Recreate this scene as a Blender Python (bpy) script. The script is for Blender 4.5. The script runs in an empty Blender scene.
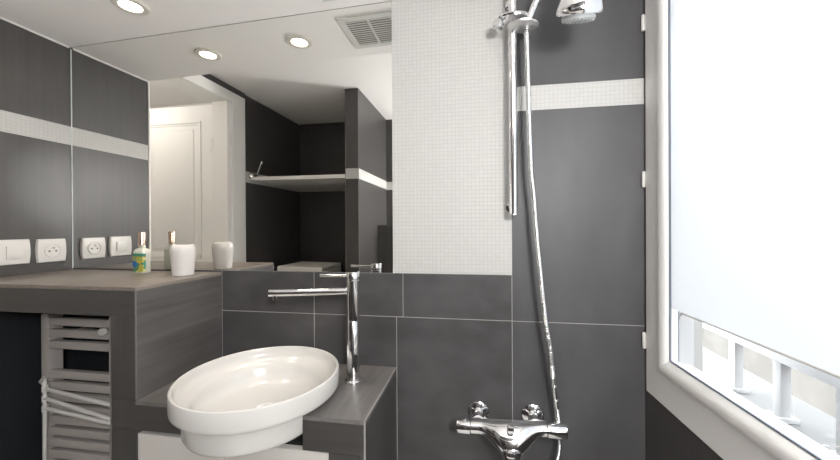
import bpy, bmesh, math, random
from mathutils import Vector, Matrix
random.seed(4)
sc = bpy.context.scene
PI = math.pi
H = 1.30            # eye height: heights below are written relative to the eye and lifted by H
D = 1.04152         # distance from the eye to the mirror wall (y = 0)

# ------------------------------------------------------------------ camera
cam_d = bpy.data.cameras.new('camera'); cam = bpy.data.objects.new('camera', cam_d)
sc.collection.objects.link(cam); sc.camera = cam
F_PX, YAW, ROLL, PITCH = 343.942, 0.1587, -0.0054, -0.0028
cam_d.sensor_width = 36; cam_d.sensor_fit = 'HORIZONTAL'; cam_d.lens = F_PX / 840 * 36
cam_d.shift_x = -(424.278 - 420) / 840; cam_d.shift_y = (226.711 - 230) / 840
cam_d.clip_start = 0.01
ct, st, cp, sp_ = math.cos(YAW), math.sin(YAW), math.cos(PITCH), math.sin(PITCH)
fwd = Vector((-st * cp, ct * cp, sp_)); rgt = Vector((ct, st, 0)); up = rgt.cross(fwd)
cr, sr = math.cos(ROLL), math.sin(ROLL)
r2 = rgt * cr + up * sr; u2 = up * cr - rgt * sr
cam.matrix_world = Matrix(((r2.x, u2.x, -fwd.x, 0), (r2.y, u2.y, -fwd.y, -D), (r2.z, u2.z, -fwd.z, H), (0, 0, 0, 1)))

# ------------------------------------------------------------------ world, sun-less bright overcast day, exposure
SKY = 6.5
w = bpy.data.worlds.new('sky'); sc.world = w; w.use_nodes = True
w.node_tree.nodes['Background'].inputs[0].default_value = (0.91, 0.96, 1.01, 1)
w.node_tree.nodes['Background'].inputs[1].default_value = SKY
sc.view_settings.view_transform = 'Standard'; sc.view_settings.look = 'None'
sc.view_settings.gamma = 1; sc.view_settings.exposure = 0.45
sc.view_settings.use_curve_mapping = False
SPOT_W, ROOM_FILL_W, HALL_FILL_W = 6.5, 50.0, 4.6
sc.cycles.max_bounces = 12; sc.cycles.diffuse_bounces = 6; sc.cycles.glossy_bounces = 6
sc.cycles.transmission_bounces = 8; sc.cycles.transparent_max_bounces = 12
sc.cycles.sample_clamp_indirect = 8

# ------------------------------------------------------------------ materials
def mat(name, col, rough=.5, metal=0, spec=.5, coat=0, sss=0):
    m = bpy.data.materials.new(name); m.use_nodes = True
    b = m.node_tree.nodes['Principled BSDF']
    b.inputs['Base Color'].default_value = (*col, 1); b.inputs['Roughness'].default_value = rough
    b.inputs['Metallic'].default_value = metal; b.inputs['Specular IOR Level'].default_value = spec
    b.inputs['Coat Weight'].default_value = coat
    return m
def nd(m, t, **k):
    n = m.node_tree.nodes.new(t)
    for a, v in k.items(): setattr(n, a, v)
    return n
def mottled(name, c1, c2, rough, scale=(8, 8, 8), nscale=1.0, spec=.5, rr=.08, detail=6, bump=0):
    """two tones mixed by a noise stretched along the grain of the material"""
    m = mat(name, c1, rough, spec=spec); L = m.node_tree.links; b = m.node_tree.nodes['Principled BSDF']
    tc = nd(m, 'ShaderNodeTexCoord'); mp = nd(m, 'ShaderNodeMapping'); mp.inputs['Scale'].default_value = scale
    nz = nd(m, 'ShaderNodeTexNoise'); nz.inputs['Scale'].default_value = nscale; nz.inputs['Detail'].default_value = detail
    n2 = nd(m, 'ShaderNodeTexNoise'); n2.inputs['Scale'].default_value = 3.5; n2.inputs['Detail'].default_value = 4
    ad = nd(m, 'ShaderNodeMath', operation='MULTIPLY_ADD'); ad.inputs[1].default_value = .55
    rp = nd(m, 'ShaderNodeValToRGB'); rp.color_ramp.elements[0].position = .36; rp.color_ramp.elements[1].position = .66
    rp.color_ramp.elements[0].color = (*c1, 1); rp.color_ramp.elements[1].color = (*c2, 1)
    L.new(tc.outputs['Object'], mp.inputs[0]); L.new(mp.outputs[0], nz.inputs[0]); L.new(tc.outputs['Object'], n2.inputs[0])
    hl = nd(m, 'ShaderNodeMath', operation='MULTIPLY'); hl.inputs[1].default_value = .45
    L.new(n2.outputs[0], hl.inputs[0]); L.new(nz.outputs[0], ad.inputs[0]); L.new(hl.outputs[0], ad.inputs[2])
    L.new(ad.outputs[0], rp.inputs[0]); L.new(rp.outputs[0], b.inputs['Base Color'])
    mr = nd(m, 'ShaderNodeMath', operation='MULTIPLY_ADD'); mr.inputs[1].default_value = rr * 2; mr.inputs[2].default_value = rough - rr
    L.new(n2.outputs[0], mr.inputs[0]); L.new(mr.outputs[0], b.inputs['Roughness'])
    if bump:
        bp = nd(m, 'ShaderNodeBump'); bp.inputs['Strength'].default_value = bump; bp.inputs['Distance'].default_value = .002
        L.new(nz.outputs[0], bp.inputs['Height']); L.new(bp.outputs[0], b.inputs['Normal'])
    return m
def mosaic(name, axis, pitch=.0118, off=(0, 0)):
    """small square glazed mosaic with pale grout; axis = the horizontal axis of the wall"""
    m = mat(name, (.60, .59, .57), .3, spec=.5); L = m.node_tree.links; b = m.node_tree.nodes['Principled BSDF']
    tc = nd(m, 'ShaderNodeTexCoord'); sx = nd(m, 'ShaderNodeSeparateXYZ'); L.new(tc.outputs['Object'], sx.inputs[0])
    gs = []; fl = []
    for a, o in ((axis, off[0]), ('Z', off[1])):
        d = nd(m, 'ShaderNodeMath', operation='MULTIPLY_ADD'); d.inputs[1].default_value = 1 / pitch; d.inputs[2].default_value = o + 400
        L.new(sx.outputs[a], d.inputs[0])
        fr = nd(m, 'ShaderNodeMath', operation='FRACT'); L.new(d.outputs[0], fr.inputs[0])
        f2 = nd(m, 'ShaderNodeMath', operation='FLOOR'); L.new(d.outputs[0], f2.inputs[0]); fl.append(f2)
        g = nd(m, 'ShaderNodeMath', operation='LESS_THAN'); g.inputs[1].default_value = .14; L.new(fr.outputs[0], g.inputs[0]); gs.append(g)
    mx = nd(m, 'ShaderNodeMath', operation='MAXIMUM'); L.new(gs[0].outputs[0], mx.inputs[0]); L.new(gs[1].outputs[0], mx.inputs[1])
    cb = nd(m, 'ShaderNodeCombineXYZ'); L.new(fl[0].outputs[0], cb.inputs[0]); L.new(fl[1].outputs[0], cb.inputs[1])
    wn = nd(m, 'ShaderNodeTexWhiteNoise'); L.new(cb.outputs[0], wn.inputs[0])
    rp = nd(m, 'ShaderNodeValToRGB'); rp.color_ramp.elements[0].color = (.505, .498, .48, 1); rp.color_ramp.elements[1].color = (.53, .523, .505, 1)
    L.new(wn.outputs[0], rp.inputs[0])
    mc = nd(m, 'ShaderNodeMix', data_type='RGBA'); L.new(mx.outputs[0], mc.inputs['Factor'])
    L.new(rp.outputs[0], mc.inputs[6]); mc.inputs[7].default_value = (.455, .448, .432, 1)
    L.new(mc.outputs[2], b.inputs['Base Color'])
    mr = nd(m, 'ShaderNodeMath', operation='MULTIPLY_ADD'); mr.inputs[1].default_value = .2; mr.inputs[2].default_value = .5
    L.new(mx.outputs[0], mr.inputs[0]); L.new(mr.outputs[0], b.inputs['Roughness'])
    bp = nd(m, 'ShaderNodeBump', invert=True); bp.inputs['Strength'].default_value = .5; bp.inputs['Distance'].default_value = .001
    L.new(mx.outputs[0], bp.inputs['Height']); L.new(bp.outputs[0], b.inputs['Normal'])
    return m
def emit(name, col, s):
    m = bpy.data.materials.new(name); m.use_nodes = True; n = m.node_tree.nodes; n.clear()
    e = n.new('ShaderNodeEmission'); e.inputs[0].default_value = (*col, 1); e.inputs[1].default_value = s
    o = n.new('ShaderNodeOutputMaterial'); m.node_tree.links.new(e.outputs[0], o.inputs[0]); return m
def pane(name, tint=(1, 1, 1), refl=.08):
    m = bpy.data.materials.new(name); m.use_nodes = True; n = m.node_tree.nodes; n.clear(); L = m.node_tree.links
    t = n.new('ShaderNodeBsdfTransparent'); t.inputs[0].default_value = (*tint, 1)
    g = n.new('ShaderNodeBsdfGlossy'); g.inputs['Roughness'].default_value = .02
    lw_ = n.new('ShaderNodeLayerWeight'); pw = n.new('ShaderNodeMath'); pw.operation = 'POWER'; pw.inputs[1].default_value = 5
    f = n.new('ShaderNodeMath'); f.operation = 'MULTIPLY_ADD'; f.inputs[1].default_value = .7; f.inputs[2].default_value = .04
    L.new(lw_.outputs['Facing'], pw.inputs[0]); L.new(pw.outputs[0], f.inputs[0]); mx = n.new('ShaderNodeMixShader'); o = n.new('ShaderNodeOutputMaterial')
    L.new(f.outputs[0], mx.inputs[0]); L.new(t.outputs[0], mx.inputs[1]); L.new(g.outputs[0], mx.inputs[2]); L.new(mx.outputs[0], o.inputs[0]); return m
def blind_mat():
    m = bpy.data.materials.new('blind_fabric'); m.use_nodes = True; n = m.node_tree.nodes; n.clear(); L = m.node_tree.links
    d = n.new('ShaderNodeBsdfDiffuse'); d.inputs[0].default_value = (.82, .83, .84, 1)
    t = n.new('ShaderNodeBsdfTranslucent'); t.inputs[0].default_value = (.84, .85, .86, 1)
    mx = n.new('ShaderNodeMixShader'); mx.inputs[0].default_value = .74; o = n.new('ShaderNodeOutputMaterial')
    L.new(d.outputs[0], mx.inputs[1]); L.new(t.outputs[0], mx.inputs[2]); L.new(mx.outputs[0], o.inputs[0]); return m

T1, T2 = (.052, .0485, .0470), (.068, .0645, .0625)
M = {}
M['tile_v'] = mottled('slate_tile_upright_grain', T1, T2, .40, (70, 70, 2.2))
M['tile_y'] = mottled('slate_tile_long_grain_lit', (.066, .062, .060), (.128, .121, .118), .36, (60, 3, 60), bump=.15)  # side panel slate made lighter; window light is put into its colour
M['tile_x'] = mottled('slate_tile_cross_grain', T1, T2, .40, (3, 60, 60))
M['tile_c'] = mottled('slate_tile_clouded', (.048, .046, .047), (.084, .082, .084), .40, (9, 9, 14))
M['tile_s'] = mottled('slate_tile_soft', (.054, .053, .0555), (.084, .0835, .087), .50, (7, 7, 2.0))
M['tile_top'] = mottled('slate_tile_worktop_lit', (.150, .128, .110), (.225, .197, .172), .34, (60, 4, 60), bump=.1)  # same grey slate made browner and lighter; warm lamp light put into the colour
M['tile_deck'] = mottled('slate_tile_deck_lit', (.120, .112, .107), (.185, .175, .168), .34, (60, 4, 60), bump=.1)  # same slate, paler and less brown; light on the deck put into the colour
M['grout'] = mat('pale_grout', (.42, .41, .39), .85)
M['edge'] = mat('tile_edge_strip', (.15, .145, .14), .5)
M['mosX'] = mosaic('white_mosaic', 'X'); M['mosY'] = mosaic('white_mosaic_side', 'Y')
M['paint'] = mat('ceiling_paint', (.90, .875, .85), .8, spec=.2)
M['white'] = mat('white_paint', (.74, .72, .69), .55, spec=.35)
M['frame'] = mat('white_window_frame', (.82, .81, .795), .35)
M['doorw'] = mat('white_door_paint', (.84, .82, .785), .5)
M['plastic'] = mat('white_plastic', (.67, .66, .64), .35)
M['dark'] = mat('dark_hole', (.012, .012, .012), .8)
M['ceramic'] = mat('white_ceramic', (.62, .608, .585), .18, coat=.2)
M['cupw'] = mat('white_glaze', (.63, .605, .585), .25)
M['chrome'] = mat('chrome', (.82, .82, .83), .06, 1)
M['chrome2'] = mat('satin_chrome', (.80, .79, .78), .38, 1)
M['mirror'] = mat('silvered_glass', (.90, .90, .88), .0, 1)
M['medge'] = mat('polished_glass_edge', (.62, .66, .66), .3)
M['rad'] = mat('taupe_enamel', (.36, .335, .32), .45)
M['cab'] = mat('white_lacquer', (.60, .575, .545), .35)
M['glass'] = pane('window_glass')
M['blind'] = blind_mat()
M['gasket'] = mat('grey_gasket', (.16, .18, .22), .6)
M['stone'] = mottled('beige_render', (.085, .078, .068), (.125, .116, .102), .9, (6, 6, 6), bump=.2)
M['outw'] = mat('outdoor_white_paint', (.52, .52, .52), .6)
M['ledge'] = mat('outdoor_pale_ledge', (.20, .20, .196), .8)
M['floor'] = mottled('floor_tile_pale', (.74, .72, .69), (.80, .78, .75), .45, (5, 5, 5))
M['niche'] = mottled('niche_tile_shaded', (.010, .012, .015), (.015, .017, .021), .6)  # dark tile standing in shade; the niche's shade is put into this colour
M['lamp'] = emit('lamp_glow', (1, .88, .72), 14)
M['ring'] = mat('lamp_ring', (.72, .69, .63), .35)
M['towel'] = mottled('towel_cotton', (.80, .76, .71), (.87, .84, .80), .95, (90, 90, 90), spec=.1, bump=.6)
M['copper'] = mat('copper_cap', (.84, .62, .50), .25, 1)
M['bglass'] = mat('green_tinted_glass', (.56, .57, .50), .08, coat=.3)

# ------------------------------------------------------------------ mesh helpers
ORI = {}
class MB:
    def __init__(self): self.bm = bmesh.new(); self.mi = 0
    def _new(self, verts, faces):
        vs = [self.bm.verts.new(v) for v in verts]
        for f in faces:
            fc = self.bm.faces.new([vs[i] for i in f]); fc.material_index = self.mi
        return vs
    def box(self, x0, x1, y0, y1, z0, z1, bev=0, m=0, seg=2):
        b = bmesh.new(); x0, x1 = sorted((x0, x1)); y0, y1 = sorted((y0, y1)); z0, z1 = sorted((z0, z1))
        r = bmesh.ops.create_cube(b, size=1)
        for v in r['verts']: v.co = Vector((x0 + (v.co.x + .5) * (x1 - x0), y0 + (v.co.y + .5) * (y1 - y0), z0 + (v.co.z + .5) * (z1 - z0)))
        if bev: bmesh.ops.bevel(b, geom=b.edges[:], offset=bev, segments=seg, affect='EDGES', profile=.7)
        self.merge(b, m); return self
    def merge(self, b, m=0, mtx=None):
        b.verts.index_update(); mp = {}
        for v in b.verts: mp[v.index] = self.bm.verts.new(mtx @ v.co if mtx else v.co)
        for f in b.faces:
            try: g = self.bm.faces.new([mp[v.index] for v in f.verts]); g.material_index = m
            except ValueError: pass
        b.free()
    def prism(self, poly, z0, z1, m=0, bev=0):
        b = bmesh.new(); n = len(poly)
        lo = [b.verts.new((x, y, z0)) for x, y in poly]; hi = [b.verts.new((x, y, z1)) for x, y in poly]
        b.faces.new(lo[::-1]); b.faces.new(hi)
        for i in range(n): b.faces.new((lo[i], lo[(i + 1) % n], hi[(i + 1) % n], hi[i]))
        bmesh.ops.recalc_face_normals(b, faces=b.faces[:]); self.merge(b, m); return self
    def lathe(self, prof, c, axis=(0, 0, 1), n=40, m=0, sx=1, sy=1, caps=True):
        ax = Vector(axis).normalized(); q = Vector((0, 0, 1)).rotation_difference(ax); c = Vector(c)
        rings = []
        for r, h in prof:
            rings.append([self.bm.verts.new(c + q @ Vector((r * sx * math.cos(2 * PI * i / n), r * sy * math.sin(2 * PI * i / n), h))) for i in range(n)])
        for a, b in zip(rings, rings[1:]):
            for i in range(n):
                f = self.bm.faces.new((a[i], a[(i + 1) % n], b[(i + 1) % n], b[i])); f.material_index = m
        if caps:
            for rg in (rings[0][::-1], rings[-1]):
                f = self.bm.faces.new(rg); f.material_index = m
        return self
    def tube(self, pts, rad, n=16, m=0, caps=True, sy=1.0):
        pts = [Vector(p) for p in pts]; k = len(pts)
        rad = rad if isinstance(rad, (list, tuple)) else [rad] * k
        tan = [(pts[min(i + 1, k - 1)] - pts[max(i - 1, 0)]).normalized() for i in range(k)]
        ref = Vector((0, 0, 1)) if abs(tan[0].z) < .9 else Vector((0, 1, 0))
        u = (ref - tan[0] * ref.dot(tan[0])).normalized(); rings = []
        for i in range(k):
            if i: u = (tan[i - 1].rotation_difference(tan[i]) @ u); u = (u - tan[i] * u.dot(tan[i])).normalized()
            v = tan[i].cross(u)
            rings.append([self.bm.verts.new(pts[i] + (u * math.cos(2 * PI * j / n) + v * math.sin(2 * PI * j / n) * sy) * rad[i]) for j in range(n)])
        for a, b in zip(rings, rings[1:]):
            for j in range(n):
                f = self.bm.faces.new((a[j], a[(j + 1) % n], b[(j + 1) % n], b[j])); f.material_index = m
        if caps:
            for rg in (rings[0][::-1], rings[-1]): f = self.bm.faces.new(rg); f.material_index = m
        return self
    def rings(self, rings, m=0, caps=True):
        R = [[self.bm.verts.new(p) for p in r] for r in rings]; n = len(R[0])
        for a, b in zip(R, R[1:]):
            for j in range(n):
                f = self.bm.faces.new((a[j], a[(j + 1) % n], b[(j + 1) % n], b[j])); f.material_index = m
        if caps:
            for rg in (R[0][::-1], R[-1]): f = self.bm.faces.new(rg); f.material_index = m
        return self
    def build(self, name, mats, parent=None, origin=None, smooth=35, local=False):
        """link as one mesh object; coordinates are eye-relative heights lifted by H unless local"""
        bmesh.ops.recalc_face_normals(self.bm, faces=self.bm.faces[:])
        me = bpy.data.meshes.new(name); lift = Vector((0, 0, 0 if local else H))
        po = ORI.get(parent.name, Vector()) if parent else Vector()
        if local: org = Vector()
        else:
            if origin is None:
                xs = [v.co.x for v in self.bm.verts]; ys = [v.co.y for v in self.bm.verts]; zs = [v.co.z for v in self.bm.verts]
                origin = ((min(xs) + max(xs)) / 2, (min(ys) + max(ys)) / 2, min(zs))
            org = Vector(origin) + lift
        bmesh.ops.translate(self.bm, verts=self.bm.verts[:], vec=lift - org)
        if smooth:
            for f in self.bm.faces: f.smooth = True
        self.bm.to_mesh(me); self.bm.free()
        if smooth: me.set_sharp_from_angle(angle=math.radians(smooth))
        for mm in (mats if isinstance(mats, (list, tuple)) else [mats]): me.materials.append(mm)
        o = bpy.data.objects.new(name, me); sc.collection.objects.link(o)
        if parent: o.parent = parent; o.location = org - po
        else: o.location = org
        if local: ORI[o.name] = Vector()
        else: ORI[o.name] = org
        return o
def thing(name, loc, label, cat, group=None, rz=0):
    o = bpy.data.objects.new(name, None); o.empty_display_size = .05; sc.collection.objects.link(o)
    o.location = Vector(loc) + Vector((0, 0, H)); o.rotation_euler.z = rz; ORI[o.name] = o.location.copy()
    return tag(o, label, cat, group)
def tag(o, label, cat, group=None):
    o['label'] = label; o['category'] = cat
    if group: o['group'] = group
    return o
def struct(o, label=None, cat=None):
    o['kind'] = 'structure'
    if label: o['label'] = label
    if cat: o['category'] = cat
    return o
def empty_struct(name, loc=(0, 0, 0), rz=0):
    o = bpy.data.objects.new(name, None); o.empty_display_size = .05; sc.collection.objects.link(o)
    o.location = Vector(loc) + Vector((0, 0, H)); o.rotation_euler.z = rz; ORI[o.name] = o.location.copy(); o['kind'] = 'structure'
    return o
def arc(cx, cy, r, a0, a1, n): return [(cx + r * math.cos(math.radians(a0 + (a1 - a0) * i / n)), cy + r * math.sin(math.radians(a0 + (a1 - a0) * i / n))) for i in range(n + 1)]
def smooth_path(P, n=8):
    P = [Vector(p) for p in P]; out = []
    for i in range(len(P) - 1):
        a, b, c, d = P[max(i - 1, 0)], P[i], P[i + 1], P[min(i + 2, len(P) - 1)]
        for k in range(n):
            t = k / n
            out.append(.5 * ((2 * b) + (c - a) * t + (2 * a - 5 * b + 4 * c - d) * t * t + (3 * b - a - 3 * c + d) * t ** 3))
    return out + [P[-1]]

# ------------------------------------------------------------------ room shell
XL, XR, YB = -1.4743, .4535, -1.63
ZF, ZC = -H, .85
A = math.radians(2.5)                  # the window wall opens out by this much
def rw(s, n=0): return (XR + s * math.sin(A) + n * math.cos(A), -s * math.cos(A) + n * math.sin(A))
ZB0, ZB1 = .3360, .4064                # white band on the shower wall
G = .0009
# mirror wall: grout bed with slate tiles and the white mosaic on it
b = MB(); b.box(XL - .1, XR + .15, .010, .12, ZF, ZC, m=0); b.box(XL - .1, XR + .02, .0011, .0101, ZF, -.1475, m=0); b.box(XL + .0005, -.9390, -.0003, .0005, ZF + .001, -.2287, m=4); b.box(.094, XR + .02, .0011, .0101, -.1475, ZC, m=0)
def tl(x0, x1, z0, z1, m): b.box(x0 + G, x1 - G, 0, .0102, z0 + G, z1 - G, bev=.0006, m=m, seg=1)
for x0, x1 in ((XL, -.862), (-.862, -.529), (-.529, -.2347), (-.2347, .0942)): tl(x0, x1, -.2826, -.147, 1)
for x0, x1 in ((XL, -.862), (-.862, -.529), (-.529, -.2556), (-.2556, .0942)):
    tl(x0, x1, -.88, -.2826, 1); tl(x0, x1, ZF, -.88, 1)
for z0, z1 in ((ZF, -.88), (-.88, -.2826), (-.2826, ZB0), (ZB1, ZC)): tl(.0942, XR + .02, z0, z1, 2)
b.box(.0942, XR + .02, .0005, .0102, ZB0, ZB1, m=3)
b.box(-.2658, .0942, -.0005, .0102, -.1465, ZC, m=3)
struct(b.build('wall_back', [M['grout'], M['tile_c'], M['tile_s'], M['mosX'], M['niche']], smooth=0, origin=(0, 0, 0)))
# left wall: slate with the band, a doorway from .30 to .82 m before the mirror
b = MB()
def lw(y0, y1, z0, z1, m, x=XL): b.box(x - .10, x, -y0, -y1, z0, z1, m=m)
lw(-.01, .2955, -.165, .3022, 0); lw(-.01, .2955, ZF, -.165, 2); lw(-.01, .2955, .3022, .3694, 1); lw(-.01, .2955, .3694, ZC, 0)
lw(.82, 1.63, ZF, .285, 0); lw(.82, 1.63, .285, .3556, 1); lw(.82, 1.63, .3556, ZC, 0)
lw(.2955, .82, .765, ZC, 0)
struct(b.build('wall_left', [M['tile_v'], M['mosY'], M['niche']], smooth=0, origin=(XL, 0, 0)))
b = MB()
b.box(XL - .1, XR + .3, YB - .1, YB, ZF, .2876, m=0); b.box(XL - .1, XR + .3, YB - .1, YB, .2876, .3515, m=1); b.box(XL - .1, XR + .3, YB - .1, YB, .3515, ZC, m=0)
struct(b.build('wall_front', [M['tile_v'], M['mosX']], smooth=0, origin=(0, YB, 0)))
b = MB(); b.prism([rw(-.02), rw(1.75), rw(1.75, .10), rw(-.02, .10)], ZF, -.4552, m=0)
b.prism([rw(-.02), rw(1.75), rw(1.75, .10), rw(-.02, .10)], .78, ZC, m=0)
b.prism([rw(-.02), rw(.005), rw(.005, .10), rw(-.02, .10)], -.4552, .78, m=0)
b.prism([rw(1.36), rw(1.75), rw(1.75, .10), rw(1.36, .10)], -.4552, .78, m=0)
struct(b.build('wall_right', [M['tile_v']], smooth=0, origin=(XR, 0, 0)))
b = MB(); b.box(XL - 1.4, XR + .15, YB - .1, .12, ZF - .05, ZF); struct(b.build('floor', M['floor'], smooth=0))
# main ceiling and the lower soffit over the basin; the soffit rises slightly to the right
b = MB(); b.box(XL - .1, XR + .4, YB - .1, .12, ZC, ZC + .05); struct(b.build('ceiling', M['paint'], smooth=0))
def zs(x): return .7076 + .0324 * x
b = MB(); x0, x1 = XL + .0005, XR
b.rings([[(x, -.0005, zs(x)), (x, -.3, zs(x)), (x, -.3, ZC - .0005), (x, -.0005, ZC - .0005)] for x in (x0, x1)])
struct(b.build('ceiling_soffit', M['paint'], smooth=0))
# pale sealant line where the left wall meets the soffit and the main ceiling
b = MB(); b.rings([[(XL + .0002, y, zs(XL) - .006), (XL + .003, y, zs(XL) - .006), (XL + .003, y, zs(XL) + .001), (XL + .0002, y, zs(XL) + .001)] for y in (-.0065, -.2955)])
b.box(XL + .0002, XL + .004, -.95, YB, ZC - .007, ZC - .0002)
struct(b.build('trim_1', M['plastic'], smooth=0))
# partition beside the niche, low ledge beyond it, and the ledge inside the niche
b = MB(); PX0, PX1, PY = -.8175, -.733, -.987
for z0, z1, m in ((ZF, .2931, 0), (.2931, .3573, 1), (.3573, ZC - .0005, 0)): b.box(PX0, PX1, PY, YB + .0005, z0, z1, m=m)
me = b.build('wall_partition', [M['tile_v'], M['mosX'], M['mosY']], smooth=0, origin=(PX0, PY, 0)); struct(me)
for p in me.data.polygons:
    if p.material_index == 1 and abs(p.normal.x) > .5: p.material_index = 2
for o in (PX0 + .0008, PX1 - .0008): pass
b = MB(); b.box(PX0 - .0015, PX0 + .002, PY - .0015, PY + .002, ZF, ZC - .001); b.box(PX1 - .002, PX1 + .0015, PY - .0015, PY + .002, ZF, ZC - .001)
struct(b.build('trim_2', M['edge'], smooth=0))
b = MB(); b.box(PX1 + .0005, -.28, -1.385, YB + .0005, ZF, .004); b.box(PX1 + .0005, -.28, -1.383, YB + .0005, .004, .0074, m=1)
struct(b.build('wall_low', [M['tile_v'], M['edge']], smooth=0))
b = MB(); b.box(XL + .0005, PX0 - .0005, -1.08, YB + .0005, ZF, -.42, bev=.002); struct(b.build('wall_niche_ledge', M['tile_x'], smooth=0))
# doorway trim, open door leaf, hallway
b = MB()
b.box(XL - .10, XL - .0005, -.2955, -.300, ZF, .765); b.box(XL - .10, XL + .004, -.2960, -.302, ZF, .80)
b.box(XL - .10, XL + .012, -.8215, -.935, ZF, .81, bev=.003); b.box(XL + .0003, XL + .012, -.302, -.8215, .748, .81, bev=.003)
b.box(XL - .10, XL - .0005, -.300, -.8215, .748, .764)
b.box(XL - .10, XL + .001, -.79, -.8215, ZF, .748)
struct(b.build('trim_3', M['doorw'], smooth=0))
d1 = empty_struct('door_1', (XL - .11, -.80, -H + .001))
b = MB(); X1, X0 = XL - .108, XL - .108 - .56
b.box(X0, X1, -.80, -.835, ZF + .008, .735, bev=.002)
leaf = b.build('door_leaf', M['doorw'], d1)
for z0, z1 in ((-.185, .640), (-1.12, -.30)):
    b = MB(); xa, xb = X0 + .10, X1 - .075
    for i, (wd, pr) in enumerate(((.0, .006), (.012, .003))):
        q = wd
        b.box(xa + q, xb - q, -.8005, -.80 + pr, z1 - q - .012, z1 - q, bev=.003); b.box(xa + q, xb - q, -.8005, -.80 + pr, z0 + q, z0 + q + .012, bev=.003)
        b.box(xa + q, xa + q + .012, -.8005, -.80 + pr, z0 + q, z1 - q, bev=.003); b.box(xb - q - .012, xb - q, -.8005, -.80 + pr, z0 + q, z1 - q, bev=.003)
    b.box(xa + .05, xb - .05, -.8005, -.796, z0 + .05, z1 - .05, bev=.004)
    b.build('door_panel', M['doorw'], d1)
for z in (.49, -.75):
    b = MB(); b.lathe([(.006, -.04), (.006, .04)], (X1 + .010, -.793, z), n=14); b.box(X1 - .02, X1 + .01, -.7985, -.797, z - .035, z + .035); b.build('hinge', M['doorw'], d1)
b = MB(); hx = XL - 1.3
b.box(hx - .05, hx, -1.35, -.10, ZF, .95); b.box(hx, XL - .1, -.15, -.10, ZF, .95); b.box(hx, XL - .1, -1.35, -1.30, ZF, .95)
struct(b.build('wall_hallway', M['white'], smooth=0))
b = MB(); b.box(hx - .05, XL - .1, -1.35, -.10, .95, 1.0); struct(b.build('ceiling_hallway', M['paint'], smooth=0))
# ------------------------------------------------------------------ window (built flat along s, then turned)
w1 = empty_struct('window_1', (0, 0, 0))
def sweep_rect(mb, s0, s1, z0, z1, prof, m=0):
    """carry a profile (inset, depth) round a rectangle with mitred corners; the bottom rail is taller"""
    R = []
    for k, n in prof:
        kb = k * 1.28
        R.append([(*rw(s0 + k, n), z0 + kb), (*rw(s1 - k, n), z0 + kb), (*rw(s1 - k, n), z1 - k), (*rw(s0 + k, n), z1 - k)])
    mb.rings(R + [R[0]], m=m, caps=False)
S0, S1, Z0, Z1 = .0085, 1.36, -.459, .80
b = MB(); sweep_rect(b, S0, S1, Z0, Z1, [(0, .012), (0, .001), (.003, -.0018), (.060, -.0018), (.064, -.005), (.072, -.006), (.080, -.004), (.086, .002), (.090, .006), (.092, .016), (.092, .028), (0, .028)])
b.build('window_sash', M['frame'], w1)
b = MB(); sweep_rect(b, S0, S1, Z0, Z1, [(.0921, .008), (.0945, .008), (.0945, .012), (.0921, .012)]); sweep_rect(b, S0, S1, Z0, Z1, [(.0865, .0285), (.0895, .0285), (.0895, .0325), (.0865, .0325)])
b.build('gasket', M['gasket'], w1)
b = MB(); sweep_rect(b, S0, S1, Z0, Z1, [(.02, .029), (.0864, .029), (.0864, .058), (.02, .058)]); sweep_rect(b, S0, S1, Z0, Z1, [(-.03, .0585), (.010, .0585), (.010, .115), (-.03, .115)])
b.build('outer_frame', M['outw'], w1)
b = MB(); g = .0915
P = [(*rw(S0 + g, .013), Z0 + g * 1.28), (*rw(S1 - g, .013), Z0 + g * 1.28), (*rw(S1 - g, .013), Z1 - g), (*rw(S0 + g, .013), Z1 - g)]
Q = [(*rw(S0 + g, .017), Z0 + g * 1.28), (*rw(S1 - g, .017), Z0 + g * 1.28), (*rw(S1 - g, .017), Z1 - g), (*rw(S0 + g, .017), Z1 - g)]
b.rings([P, Q]); b.build('window_pane', M['glass'], w1, smooth=0)
for z in (.556, .125, -.320):
    b = MB(); b.lathe([(.0035, -.022), (.0045, -.02), (.0045, .02), (.0035, .022)], (*rw(.0075, -.0055), z), n=16); b.build('window_hinge', M['plastic'], w1)
# roller blind close to the glass
bl = thing('roller_blind', (*rw(.7, .02), -.205), 'white translucent roller blind drawn down over most of the window, glowing with daylight', 'blind')
b = MB(); P = []
zb = -.2065
b.rings([[(*rw(s, .0075), zb), (*rw(s, .0085), zb), (*rw(s, .0085), Z1 - .095), (*rw(s, .0075), Z1 - .095)] for s in (S0 + .1035, S1 - .1)]); b.build('fabric', M['blind'], bl, smooth=0)
b = MB(); b.tube([(*rw(.150, .008), zb - .002), (*rw(S1 - .11, .008), zb - .002)], .0022, n=10); b.build('bottom_bar', M['plastic'], bl)
b = MB(); b.tube([(*rw(.150, .008), zb - .003), (*rw(.148, .006), zb - .010), (*rw(.153, .004), zb - .015)], .0028, n=8); b.build('hook', M['chrome2'], bl)

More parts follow.
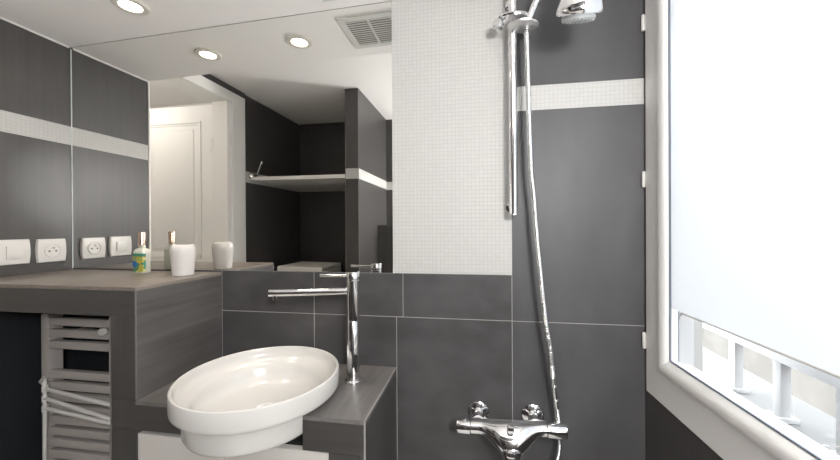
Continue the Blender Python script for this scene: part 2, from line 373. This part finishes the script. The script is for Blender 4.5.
# ------------------------------------------------------------------ outside the window
b = MB(); b.prism([(.72, 2.2), (.90, 2.2), (.90, -2.6), (.72, -2.6)], -.60, -.50); struct(b.build('ground_ledge', M['ledge'], smooth=0))
gr = thing('guard_rail', (.76, -.1, -.50), 'white painted guard rail on posts seen outside below the blind', 'railing')
b = MB(); b.box(.735, .785, .345, -2.2, -.345, -.318, bev=.004); b.build('rail', M['outw'], gr)
for i in range(7):
    y = .126 - .159 * i
    b = MB(); b.box(.748, .772, y - .012, y + .012, -.50, -.343, bev=.002); b.box(.735, .785, y - .02, y + .02, -.4995, -.488, bev=.002); b.build('post', M['outw'], gr)
b = MB(); b.box(2.0, 2.1, -4, 4, ZF - 2, .9); bo = b.build('wall_opposite', M['stone'], smooth=0); struct(bo)
b = MB(); b.box(1.94, 1.9995, .60, .68, ZF - 2, .9, bev=.005); b.box(1.94, 1.9995, .86, .94, ZF - 2, .9, bev=.005); struct(b.build('trim_4', M['outw'], smooth=0))

b = MB(); b.box(XR + .7, 30, -25, 25, ZF - 2.2, ZF - 2.0); struct(b.build('ground', M['stone'], smooth=0))
# ------------------------------------------------------------------ mirror
b = MB(); b.box(XL + .001, -.2662, .0, .0045, -.1462, .60, m=0); bm_ = b.bm
vt = [v for v in bm_.verts if v.co.z > .5]
for v in vt: v.co.z = zs(v.co.x) - .0012
o = b.build('wall_mirror', [M['mirror'], M['medge']], smooth=0)
for p in o.data.polygons: p.material_index = 0 if p.normal.y < -.5 else 1
tag(o, 'large frameless wall mirror above the counter and washbasin', 'mirror')
b = MB(); b.box(XL + .0005, XL + .0018, -.0016, -.0002, -.1515, zs(XL) - .007); struct(b.build('trim_5', M['medge'], smooth=0))

# ------------------------------------------------------------------ soffit fittings
def downlight(x, y, label):
    t = thing('downlight', (x, y, zs(x)), label, 'light', 'recessed ceiling downlights'); z = zs(x)
    b = MB(); b.lathe([(.047, -.0003), (.047, -.003), (.043, -.006), (.030, -.006), (.0275, -.002), (.0275, -.0003)], (x, y, z), n=40, caps=False); b.build('trim_ring', M['ring'], t)
    b = MB(); b.lathe([(.0273, -.0006), (.0273, -.0030), (.02, -.0036), (.004, -.0038)], (x, y, z), n=32); b.build('bulb_face', M['lamp'], t)
    l = bpy.data.lights.new('downlight_beam', 'SPOT'); l.energy = SPOT_W; l.color = (1, .86, .70); l.spot_size = math.radians(125); l.spot_blend = .8; l.shadow_soft_size = .06
    lo = bpy.data.objects.new('downlight_beam', l); sc.collection.objects.link(lo); lo.parent = t; lo.location = (0, 0, -.012)
downlight(-1.040, -.151, 'round recessed downlight glowing in the soffit near the left wall')
downlight(-.655, -.147, 'round recessed downlight seen in the mirror nearest the air vent')
vt = thing('air_vent', (-.366, -.14, zs(-.366)), 'square white slatted air vent grille in the soffit by the mosaic panel', 'vent')
vx0, vx1, vy0, vy1, vz = -.468, -.268, -.046, -.240, zs(-.366)
tilt = .0324
def tz(x): return zs(x)
b = MB()
for (a0, a1, c0, c1) in ((vx0, vx1, vy0, vy0 - .022), (vx0, vx1, vy1 + .022, vy1), (vx0, vx0 + .022, vy0 - .022, vy1 + .022), (vx1 - .022, vx1, vy0 - .022, vy1 + .022), (-.372, -.364, vy0 - .022, vy1 + .022)):
    b.rings([[(x, c0, tz(x) - .0004), (x, c1, tz(x) - .0004), (x, c1, tz(x) - .0045), (x, c0, tz(x) - .0045)] for x in (a0, a1)])
b.build('vent_frame', M['plastic'], vt, smooth=0)
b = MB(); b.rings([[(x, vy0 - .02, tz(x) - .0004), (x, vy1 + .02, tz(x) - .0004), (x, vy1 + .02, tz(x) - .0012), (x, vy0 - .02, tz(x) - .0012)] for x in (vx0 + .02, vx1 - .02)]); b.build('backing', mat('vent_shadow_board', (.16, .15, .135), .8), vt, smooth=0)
for i in range(12):
    y = vy0 - .029 - i * .0125
    b = MB(); b.rings([[(x, y + .003, tz(x) - .0042), (x, y - .002, tz(x) - .0042), (x, y - .002, tz(x) - .0026), (x, y + .003, tz(x) - .0026)] for x in (vx0 + .0215, vx1 - .0215)]); b.build('slat', M['plastic'], vt, smooth=0)

# ------------------------------------------------------------------ raised tiled counter with the radiator niche
ZT, ZD = -.1526, -.4392
CX, CY = -.8622, -.297
rc = thing('tiled_counter', (-1.17, -.15, ZF), 'raised dark slate-tiled counter in the corner with a radiator niche below', 'counter')
b = MB(); b.box(XL + .0008, CX, CY, -.0008, ZT - .010, ZT, bev=.0012); b.build('counter_top', M['tile_top'], rc)
b = MB(); b.box(XL + .0008, CX - .0005, CY, CY + .012, -.228, ZT - .0105, bev=.0006); b.build('front_fascia', M['tile_x'], rc)
b = MB(); b.box(-.9385, CX - .0005, CY, -.0008, -.4405, -.2285, bev=.0006); b.box(-.9385, CX - .0005, CY, -.0008, -.5125, -.4415, bev=.0006); b.box(-.9385, CX - .0005, CY, -.0008, ZF + .0005, -.5135, bev=.0006); b.build('pillar', M['tile_v'], rc)
b = MB(); b.box(CX - .012, CX, CY + .0005, -.0008, ZD + .001, ZT - .0105, bev=.0006); b.build('side_panel', M['tile_y'], rc)
b = MB()
for x in (CX - .0015, -.9395): b.box(x, x + .003, CY - .0008, CY + .002, ZF + .001 if x < -.9 else -.437, ZT - .011 if x > -.9 else -.229)
b.build('edge_strip', M['edge'], rc)

# ------------------------------------------------------------------ tiled vanity with round cut-out for the basin
BX, BY, BR, BZ = -.554, -.2385, .1935, -.372
VX0, VX1, VY = CX + .0003, -.2565, -.299
va = thing('tiled_vanity', (-.56, -.15, ZF), 'low dark slate-tiled vanity unit carrying the round washbasin', 'vanity')
def notch(y0):
    RR = .1660; h = math.sqrt(RR ** 2 - (y0 - BY) ** 2)
    a0 = math.degrees(math.atan2(y0 - BY, -h)); a1 = math.degrees(math.atan2(y0 - BY, h))
    if a0 < 0: a0 += 360
    if a1 > 0: a1 -= 360
    return RR, h, a0, a1
RR, h, a0, a1 = notch(VY)
LX = BX - .008
poly = [(VX0, -.0008), (VX0, VY)] + arc(LX, BY, RR, a0, a1, 40) + [(VX1, VY), (VX1, -.0008)]
b = MB(); b.prism(poly[::-1], ZD - .010, ZD); b.build('deck', M['tile_deck'], va, smooth=30)
b = MB()
RR, h2, _, _ = notch(VY + .012)
b.prism([(VX0, VY), (LX - h, VY), (LX - h2, VY + .012), (VX0, VY + .012)], -.5125, ZD - .0105); b.build('fascia', M['tile_x'], va)
b = MB(); b.prism([(LX + h, VY), (VX1 - .0005, VY), (VX1 - .0005, VY + .012), (LX + h2, VY + .012)], -.5195, ZD - .0105); b.build('fascia', M['tile_x'], va)
b = MB(); b.box(VX1 - .012, VX1, VY + .0005, -.0008, ZF + .0005, ZD - .0105, bev=.0006); b.build('side_panel', M['tile_v'], va)
b = MB(); b.box(-.344, VX1 - .0125, VY, VY + .012, ZF + .0005, -.5205, bev=.0006); b.build('front_pillar', M['tile_v'], va)
b = MB(); b.box(VX1 - .003, VX1 + .0008, VY - .0008, VY + .002, ZF + .001, ZD - .0005); b.box(VX1 - .002, VX1 + .0008, VY, -.001, ZD - .001, ZD + .0006); b.build('edge_strip', mat('worn_edge_strip', (.30, .29, .28), .45), va)
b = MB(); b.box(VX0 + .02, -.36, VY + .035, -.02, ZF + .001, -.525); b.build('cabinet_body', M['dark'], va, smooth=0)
for xa, xb in ((VX0 + .0015, -.612), (-.606, -.3455)):
    b = MB(); b.box(xa, xb, VY + .004, VY + .022, ZF + .10, -.524, bev=.002); b.build('cabinet_door', M['cab'], va)
# round basin
wb = thing('washbasin', (BX, BY, -.46), 'round white ceramic washbasin set into the front of the tiled vanity', 'washbasin')
R = BR
prof = [(.004, -.492), (.08, -.492), (.140, -.491), (.153, -.4895), (.1595, -.486), (.1630, -.479), (.1638, -.450), (.1640, -.4235), (.166, -.4212), (.1895, -.4205), (.1925, -.4175), (R, -.411), (R, -.377), (R - .0012, -.3735), (R - .004, -.372), (R - .0075, -.3735), (R - .009, -.378)]
prof += [(.1838, -.384), (.1822, -.391), (.1785, -.398), (.172, -.4035), (.163, -.408), (.155, -.413), (.1505, -.420), (.1475, -.430), (.143, -.442), (.135, -.452), (.122, -.459)]
prof += [(.10, -.4640), (.06, -.4665), (.026, -.4690), (.022, -.4693), (.004, -.4695)]
b = MB(); b.lathe(prof, (BX, BY, 0), n=96)
for v in list(b.bm.verts)[:96 * 8]: v.co.x -= .008
b.build('bowl', M['ceramic'], wb, smooth=40)
b = MB(); b.lathe([(.004, -.4691), (.019, -.4691), (.0225, -.4670), (.0225, -.4653), (.018, -.4637), (.004, -.4633)], (BX + .005, BY + .01, 0), n=32); b.build('drain', M['chrome'], wb)
# ------------------------------------------------------------------ tall basin mixer
FX, FY = -.3545, -.112
fa = thing('basin_faucet', (FX, FY, ZD), 'tall slim chrome mixer tap standing on the vanity deck beside the basin', 'faucet')
b = MB(); b.lathe([(.004, ZD + .0003), (.024, ZD + .0003), (.024, ZD + .004), (.0225, ZD + .006), (.0195, ZD + .007)], (FX, FY, 0), n=36); b.build('base_ring', M['chrome'], fa)
b = MB(); b.lathe([(.0182, ZD + .007), (.0182, -.2685), (.0172, -.267), (.0172, -.2655), (.0188, -.264), (.0188, -.153), (.0178, -.152)], (FX, FY, 0), n=36); b.build('column', M['chrome'], fa)
b = MB(); b.lathe([(.0178, -.1505), (.0188, -.1495), (.0188, -.131), (.0175, -.129), (.004, -.1285)], (FX, FY, 0), n=36); b.build('cartridge_cap', M['chrome'], fa)
an = math.radians(195); dx, dy = math.cos(an), math.sin(an)
b = MB(); b.tube([(FX + dx * t, FY + dy * t, -.1842 - .0005 * 0) for t in (.016, .06, .12, .228, .2285)], [.0098, .0098, .0098, .0098, .0088], n=28); b.build('spout', M['chrome'], fa)
b = MB(); b.lathe([(.007, -.0125), (.0075, -.010), (.0075, 0)], (FX + dx * .212, FY + dy * .212, -.1925), n=20); b.build('aerator', M['chrome'], fa)
b = MB(); an2 = math.radians(185); b.tube([(FX + math.cos(an2) * t, FY + math.sin(an2) * t, -.1405 + .0 * t) for t in (.0165, .05, .095, .0955)], [.0042, .0042, .0042, .003], n=16); b.build('lever', M['chrome'], fa)

# ------------------------------------------------------------------ wall plates
def plate(y0, y1, z0, z1, kind, label):
    t = thing(kind, (XL, (y0 + y1) / 2, z0), label, kind.replace('_', ' ').replace('wall ', '')); yc, zc = (y0 + y1) / 2, (z0 + z1) / 2
    b = MB(); n = 14; pr = []
    for f, x in ((1, .0004), (1, .006), (.965, .0095), (.90, .0102)):
        ring = []
        for c in range(4):
            for k in range(6):
                tt = k / 5; e = .012 * 4 * tt * (1 - tt) * .25       # slightly bowed sides
                hw, hh = (y1 - y0) / 2 * f, (z1 - z0) / 2 * f
                cs = [(-1, -1), (1, -1), (1, 1), (-1, 1)]; p0, p1 = cs[c], cs[(c + 1) % 4]
                if k == 5: continue
                py = (p0[0] + (p1[0] - p0[0]) * tt) * hw; pz = (p0[1] + (p1[1] - p0[1]) * tt) * hh
                if c in (1, 3): py += (e if c == 1 else -e)
                ring.append((XL + x, yc + py, zc + pz))
        pr.append(ring)
    b.rings(pr); b.build('cover_plate', M['plastic'], t)
    x = XL + .0103
    if kind == 'light_switch':
        b = MB(); b.box(x, x + .0035, yc - .018, yc + .020, zc - .020, zc + .020, bev=.0012); b.build('rocker', M['plastic'], t)
    else:
        b = MB(); b.lathe([(.0235, .0), (.0235, .0022), (.0215, .0026), (.0205, .0006), (.004, .0004)], (x, yc, zc), axis=(1, 0, 0), n=36); b.build('socket_well', M['plastic'], t)
        for dy_ in (-.0095, .0095):
            b = MB(); b.lathe([(.0027, 0), (.0027, .0009)], (x + .0004, yc + dy_, zc - .002), axis=(1, 0, 0), n=14); b.build('hole', M['dark'], t)
        b = MB(); b.lathe([(.0022, 0), (.0022, .010), (.001, .012)], (x + .0004, yc, zc + .009), axis=(1, 0, 0), n=12); b.build('earth_pin', M['chrome2'], t)
plate(-.2085, -.1265, -.1170, -.0372, 'light_switch', 'white square light switch on the left wall, farther from the mirror')
plate(-.1045, -.0270, -.1185, -.0388, 'wall_socket', 'white square power socket on the left wall next to the mirror')

# ------------------------------------------------------------------ bottle and cup on the counter
bx, by = -1.1125, -.0565
bt = thing('cologne_bottle', (bx, by, ZT), 'small cologne bottle with copper cap and blue and gold label on the counter', 'bottle')
def rrect(cx, cy, wx, wy, r, z, n=6):
    out = []
    for sx, sy, a in ((1, 1, 0), (-1, 1, 90), (-1, -1, 180), (1, -1, 270)):
        for k in range(n + 1):
            t = math.radians(a + 90 * k / n); out.append((cx + sx * (wx - r) + r * math.cos(t), cy + sy * (wy - r) + r * math.sin(t), z))
    return out
b = MB(); hw, hd = .0225, .015
b.rings([rrect(bx, by, hw * f, hd * f, .008 * f, ZT + z) for f, z in ((.90, .0004), (1, .004), (1, .070), (.94, .0755), (.7, .0805), (.46, .083), (.40, .086), (.40, .096))]); b.build('bottle_glass', M['bglass'], bt)
lm = mat('cologne_label', (.5, .4, .1), .35); L = lm.node_tree.links; bs = lm.node_tree.nodes['Principled BSDF']
tc = nd(lm, 'ShaderNodeTexCoord'); mp = nd(lm, 'ShaderNodeMapping'); vo = nd(lm, 'ShaderNodeTexNoise'); vo.inputs['Scale'].default_value = 60; vo.inputs['Detail'].default_value = 1
rp = nd(lm, 'ShaderNodeValToRGB'); rp.color_ramp.interpolation = 'CONSTANT'; e = rp.color_ramp.elements
e[0].color = (.03, .20, .13, 1); e[0].position = 0; e[1].color = (.50, .36, .05, 1); e[1].position = .46
q = e.new(.56); q.color = (.30, .34, .06, 1); q = e.new(.64); q.color = (.62, .55, .36, 1)
L.new(tc.outputs['Object'], vo.inputs[0]); L.new(vo.outputs[0], rp.inputs[0]); L.new(rp.outputs[0], bs.inputs['Base Color'])
def wrap(z0, z1, e):
    o_ = [p for p in rrect(bx, by, hw + e, hd + e, .008, 0) if p[1] < by + .002]; i_ = [p for p in rrect(bx, by, hw + .0001, hd + .0001, .008, 0) if p[1] < by + .002]
    mb = MB(); mb.prism([p[:2] for p in o_] + [p[:2] for p in i_[::-1]], ZT + z0, ZT + z1); return mb
wrap(.006, .056, .0005).build('label', lm, bt)
wrap(.056, .066, .0006).build('label_band', mat('label_green', (.03, .20, .13), .4), bt)
b = MB(); b.lathe([(.0105, -.0008), (.0105, .0008), (.003, .0012)], (bx - .010, by - hd - .0012, ZT + .031), axis=(0, -1, 0), n=28, sx=.8, sy=1.1); b.build('label_medallion', mat('label_blue', (.02, .13, .36), .4), bt)
b = MB(); b.lathe([(.0096, .0925), (.0104, .093), (.0108, .134), (.0100, .1365), (.003, .137)], (bx, by, ZT), n=28); b.build('cap', M['copper'], bt)
cx_, cy_ = -.9279, -.0862
b = MB(); pr = [(.004, .0004), (.037, .0004), (.0395, .002), (.0415, .02), (.0455, .055), (.0472, .070), (.0475, .078), (.0462, .086), (.0425, .0935), (.0385, .0970), (.0365, .0965), (.036, .092), (.034, .05), (.031, .012), (.004, .010)]
b.lathe(pr, (cx_, cy_, ZT), n=56)
for v in b.bm.verts:
    v.co.x = cx_ + (v.co.x - cx_) * .74; v.co.y = cy_ + (v.co.y - cy_) * .74
    hgt = v.co.z - ZT
    if hgt > .08: v.co.z += (hgt - .08) / .018 * .0014 * math.sin(2 * math.atan2(v.co.y - cy_, v.co.x - cx_) + .4)
o = b.build('ceramic_cup', M['cupw'])
tag(o, 'white ceramic tumbler with a wavy rim standing on the counter', 'cup')

# ------------------------------------------------------------------ towel radiator and swivel towel rail
ra = thing('towel_radiator', (-1.23, -.15, -1.15), 'taupe flat-slat towel radiator in the dark niche under the counter', 'radiator')
for xa, xb in ((-1.360, -1.330), (-1.108, -1.076)):
    b = MB(); b.box(xa, xb, -.168, -.128, -1.15, -.270, bev=.006); b.build('upright', M['rad'], ra)
tops = [-.2797, -.3157, -.3517] + [-.444 - .0355 * i for i in range(19)]
for z in tops:
    b = MB(); b.box(-1.3305, -1.1075, -.1685, -.150, z - .0245, z, bev=.005); b.build('slat', M['rad'], ra)
b = MB(); b.lathe([(.012, 0), (.0125, .004), (.0125, .014), (.010, .017), (.004, .018)], (-1.122, -.1690, -.3125), axis=(.62, -.78, 0), n=24); b.build('vent_knob', mat('pale_knob', (.42, .40, .38), .4), ra)
for x, z in ((-1.345, -.35), (-1.092, -.35), (-1.345, -1.0), (-1.092, -1.0)):
    b = MB(); b.lathe([(.008, 0), (.008, .1265)], (x, -.1275, z), axis=(0, 1, 0), n=14); b.build('wall_bracket', M['rad'], ra)
M['rod'] = mat('pale_grey_rod', (.60, .59, .58), .3, coat=.3)
tr = thing('swivel_towel_rail', (-1.297, -.2, -.75), 'pale grey swivel towel rail with three folded arms before the radiator', 'towel rail')
b = MB(); b.tube([(-1.2955, -.2, -.455), (-1.2965, -.2, -.60), (-1.302, -.2, -.78), (-1.304, -.2, -1.0)], .0042, n=12); b.build('post', M['rod'], tr)
for zl, zr, yr in ((-.4847, -.4791, -.26), (-.5143, -.5175, -.26), (-.5439, -.5289, -.26)):
    b = MB(); b.lathe([(.0075, -.009), (.0075, .009)], (-1.2955, -.2, zl), n=14); b.tube([(-1.2955, -.2, zl), (-.988, yr, zr), (-.955, yr - .0063, zr + .0005)], .0056, n=12); b.build('arm', M['rod'], tr)
for z in (-.47, -.95):
    b = MB(); b.tube([(-1.297, -.2, z), (-1.325, -.190, z), (-1.345, -.169, z)], .006, n=12); b.build('bracket', M['rod'], tr)

# ------------------------------------------------------------------ shower: rail, hand shower, hose, mixer
BXx, BYy = .0945, -.055
sb = thing('shower_rail', (BXx, BYy, .027), 'upright chrome shower rail on the wall at the edge of the mosaic', 'shower rail')
b = MB(); b.lathe([(.0105, .027), (.0125, .0285), (.0125, .032), (.0118, .034), (.0118, .66), (.0125, .662), (.0125, .668), (.009, .67)], (BXx, BYy, 0), n=28); b.build('rail', M['chrome'], sb)
for z in (.052, .645):
    b = MB(); b.lathe([(.016, .0009), (.016, .004), (.0095, .008), (.0095, .044)], (BXx, 0, z), axis=(0, -1, 0), n=24); b.build('wall_bracket', M['chrome'], sb)
sl = MB(); cx0, cz0 = .094, .572
sl.lathe([(.004, -.011), (.03, -.010), (.045, -.004), (.047, 0), (.044, .005), (.030, .010), (.004, .0115)], (cx0 + .003, BYy - .004, cz0), axis=(.03, -.05, 1), n=40, sx=1, sy=.72); sl.build('slider', M['chrome'], sb)
b = MB(); b.lathe([(.004, -.0085), (.030, -.0075), (.040, -.003), (.0415, .001), (.034, .005), (.004, .006)], (.119, BYy - .024, .540), axis=(.05, .0, 1), n=40, sx=1, sy=.8); b.build('handset_holder', M['chrome2'], sb)
b = MB(); b.lathe([(.004, 0), (.0125, .0), (.014, .003), (.014, .018), (.012, .021), (.004, .022)], (.060, BYy - .008, .553), axis=(-.55, -.8, 0), n=24); b.build('clamp_knob', M['chrome'], sb)
hs = thing('hand_shower', (.128, -.075, .54), 'chrome hand shower with a bell-shaped head hooked on the rail', 'shower head')
HP = smooth_path([(.1285, -.075, .527), (.1330, -.075, .549), (.1395, -.076, .567), (.150, -.082, .592), (.1665, -.098, .622), (.187, -.125, .643), (.206, -.168, .652), (.220, -.205, .640), (.228, -.222, .598)], 5)
nn = len(HP)
b = MB(); b.tube(HP, [.0085 if i < 6 else .0092 + .009 * max(0, (i - 24) / (nn - 24)) for i in range(nn)], n=20); b.build('handle', M['chrome'], hs)
hc = Vector((.2330, -.180, .487)); hax = Vector((.02, -.44, 1)).normalized()
b = MB(); b.lathe([(.038, .003), (.047, .005), (.0505, .009), (.0515, .015), (.0485, .028), (.041, .052), (.032, .075), (.022, .100), (.013, .112), (.004, .114)], hc, axis=hax, n=48); b.build('head', M['chrome'], hs)
b = MB(); b.lathe([(.004, -.005), (.032, -.005), (.0375, -.002), (.0375, .004), (.004, .0045)], hc, axis=hax, n=48); b.build('spray_plate', mat('grey_spray_plate', (.40, .41, .42), .3), hs)
b = MB(); q = Vector((0, 0, 1)).rotation_difference(hax)
for rr_, k in ((.0345, 26), (.026, 18), (.015, 10)):
    for i in range(k):
        a_ = 2 * PI * i / k; p = hc + q @ Vector((rr_ * math.cos(a_), rr_ * math.sin(a_), -.005 if rr_ < .03 else -.0035))
        b.lathe([(.0014, .002), (.0014, -.002), (.0007, -.003)], p, axis=hax, n=6)
b.build('nozzles', mat('pale_nozzle', (.62, .63, .63), .4), hs)
hose_p = smooth_path([(.1284, -.075, .525), (.1295, -.0735, .50), (.1329, -.07, .3766), (.1351, -.07, .2866), (.1398, -.07, .1503), (.1460, -.07, .0794), (.1547, -.07, -.0404), (.1741, -.07, -.2464), (.1873, -.068, -.3345), (.202, -.052, -.4592), (.213, -.036, -.535), (.218, -.034, -.60), (.2085, -.048, -.650), (.172, -.072, -.672), (.135, -.080, -.668), (.112, -.083, -.645)], 14)
b = MB(); L_ = 0; rad_ = []
fine = []
for a_, c_ in zip(hose_p, hose_p[1:]):
    k = max(1, int((c_ - a_).length / .0012))
    fine += [a_.lerp(c_, i / k) for i in range(k)]
fine.append(hose_p[-1])
b.tube(fine, [.0070 + (.0007 if i % 3 == 0 else -.0004) for i in range(len(fine))], n=12)
o = b.build('shower_hose', M['chrome'], smooth=80); tag(o, 'ribbed chrome shower hose hanging from the hand shower to the bath mixer', 'hose')

bm1 = thing('bath_mixer', (.08, -.07, -.60), 'chrome wall-mounted bath mixer with two side knobs and a down spout', 'bath mixer')
for x, z in ((-.0056, -.556), (.1507, -.5525)):
    b = MB(); b.lathe([(.031, .0009), (.032, .003), (.031, .006), (.026, .009), (.020, .0105), (.0165, .012), (.0165, .054)], (x, 0, z), axis=(0, -1, 0), n=36); b.build('rosette', M['chrome'], bm1)
# body: cross-sections swept along x, the middle drawn forward and down into the spout
st_ = []
xm = .0815
for i in range(33):
    x = -.026 + (.176 + .026) * i / 32; u = min(1, abs(x - xm) / .088); g_ = 0.5 * (1 + math.cos(PI * u))
    yc = -.066 - .026 * g_; zc = -.5590 - .017 * g_ + .004 * (x - xm) / .1
    ry = .0240 + .018 * g_; rz_ = .0200 + .019 * g_
    tl_ = .55 * g_
    ring = []
    for j in range(28):
        t = 2 * PI * j / 28; cy0 = ry * math.cos(t); cz0_ = rz_ * math.sin(t)
        ring.append((x, yc + cy0 * math.cos(tl_) - cz0_ * math.sin(tl_) * -.3, zc + cz0_ + cy0 * math.sin(tl_) * .6))
    st_.append(ring)
b = MB(); b.rings(st_); b.build('body', M['chrome'], bm1, smooth=60)
for x0_, x1_, lab in ((-.0275, -.0665, 1), (.1775, .2290, 1)):
    s_ = 1 if x1_ > x0_ else -1; zc = -.5600 + .004 * (x0_ - xm) / .1
    ln = abs(x1_ - x0_)
    b = MB(); b.lathe([(.0185, 0), (.0200, .0015), (.0200, ln - .005), (.0185, ln - .001), (.012, ln), (.004, ln)], (x0_, -.070, zc), axis=(s_, 0, 0), n=32)
    b.box(min(x0_ + s_ * .012, x0_ + s_ * .022), max(x0_ + s_ * .012, x0_ + s_ * .022), -.074, -.066, zc + .018, zc + .024, bev=.002); b.build('knob', M['chrome'], bm1)
b = MB(); b.lathe([(.020, .0), (.0255, .005), (.0265, .012), (.0245, .017), (.021, .019), (.0195, .040), (.0160, .055)], (xm, -.112, -.588), axis=(0, -.30, -1), n=32); b.build('spout', M['chrome'], bm1)
b = MB(); b.lathe([(.0095, 0), (.0095, .022), (.007, .027), (.004, .028)], (xm - .003, -.104, -.552), axis=(0, -.55, 1), n=20); b.box(xm - .011, xm + .005, -.127, -.117, -.541, -.529, bev=.003); b.build('diverter', M['chrome'], bm1)

# ------------------------------------------------------------------ things at the far side, seen in the mirror
b = MB(); b.box(XL + .0006, PX0 - .0006, -.992, YB + .0006, .300, .3235, bev=.0012); o = b.build('wall_shelf', M['white'])
tag(o, 'white shelf across the dark niche, reflected in the mirror', 'shelf')
hk = thing('robe_hook', (XL, -1.0, .32), 'small chrome wall fitting with a slanted lever beside the reflected shelf', 'hook')
b = MB(); b.lathe([(.024, .0006), (.026, .005), (.021, .018), (.014, .024), (.013, .037), (.004, .039)], (XL, -1.002, .327), axis=(1, 0, 0), n=30); b.build('rosette', M['chrome'], hk)
b = MB(); b.tube([(XL + .028, -1.002, .327), (XL + .030, -1.018, .337), (XL + .030, -1.034, .362), (XL + .034, -1.062, .424)], [.009, .009, .0075, .006], n=12); b.build('lever', M['chrome'], hk)
b = MB(); b.lathe([(.004, -.009), (.008, -.006), (.0095, 0), (.008, .006), (.004, .009)], (XL + .034, -1.064, .428), n=16); b.build('lever_tip', M['chrome'], hk)
prev = None
for i in range(4):
    z0 = -.4195 + i * .0365
    b = MB(); b.box(-1.40 + .004 * i, -1.045 - .003 * i, -1.14 - .004 * i, -1.48, z0, z0 + .0358, bev=.014, seg=4)
    for v in b.bm.verts:
        if v.co.z > z0 + .02: v.co.z -= .010 * max(0, (v.co.x + 1.15) / .15) if i == 3 else 0
    o = b.build('folded_towel', M['towel'])
    tag(o, ['folded white towel at the bottom of the stack in the reflected niche', 'folded white towel second from the bottom of the reflected stack', 'folded white towel second from the top of the reflected stack', 'folded white towel on top of the stack reflected at the mirror foot'][i], 'towel', 'folded towels in the niche')

# ------------------------------------------------------------------ added fill lights, both unseen: a globe behind the eye, one in the hallway
def fill_globe(name, x, y, z, r, drop, power, col, label):
    t = thing(name, (x, y, z), label, 'light')
    b = MB(); b.lathe([(.05, -.0004), (.05, -.018), (.012, -.022), (.008, -.03), (.008, -drop + r * .97)], (x, y, z), n=32); b.build('fill_rose', M['plastic'], t)
    b = MB(); b.lathe([(max(.003, r * math.sin(PI * i / 20)), -drop + r * math.cos(PI * i / 20)) for i in range(21)], (x, y, z), n=36)
    b.build('fill_shell', emit('fill_glow', col, power / (4 * PI * PI * r * r)), t)
fill_globe('fill_globe', .36, -1.46, ZC, .12, .58, ROOM_FILL_W, (1, .985, .97), 'added white globe giving fill light under the main ceiling behind the camera')
fill_globe('fill_globe', XL - .75, -.45, .95, .11, .17, HALL_FILL_W, (1, .95, .89), 'added white globe giving fill light in the hallway beyond the door')

# pieces of a part go one level deeper
def nest(child, part):
    for o in [o for o in sc.objects if o.name.split('.')[0] == child and o.parent]:
        p = next((q for q in o.parent.children if q.name.split('.')[0] == part), None)
        if p: o.location = o.location - p.location; o.parent = p
for c_, p_ in (('nozzles', 'spray_plate'), ('aerator', 'spout'), ('hole', 'socket_well'), ('earth_pin', 'socket_well'), ('label_medallion', 'label'), ('label_band', 'label'), ('lever_tip', 'lever'), ('hook', 'bottom_bar'), ('clamp_knob', 'slider')):
    nest(c_, p_)
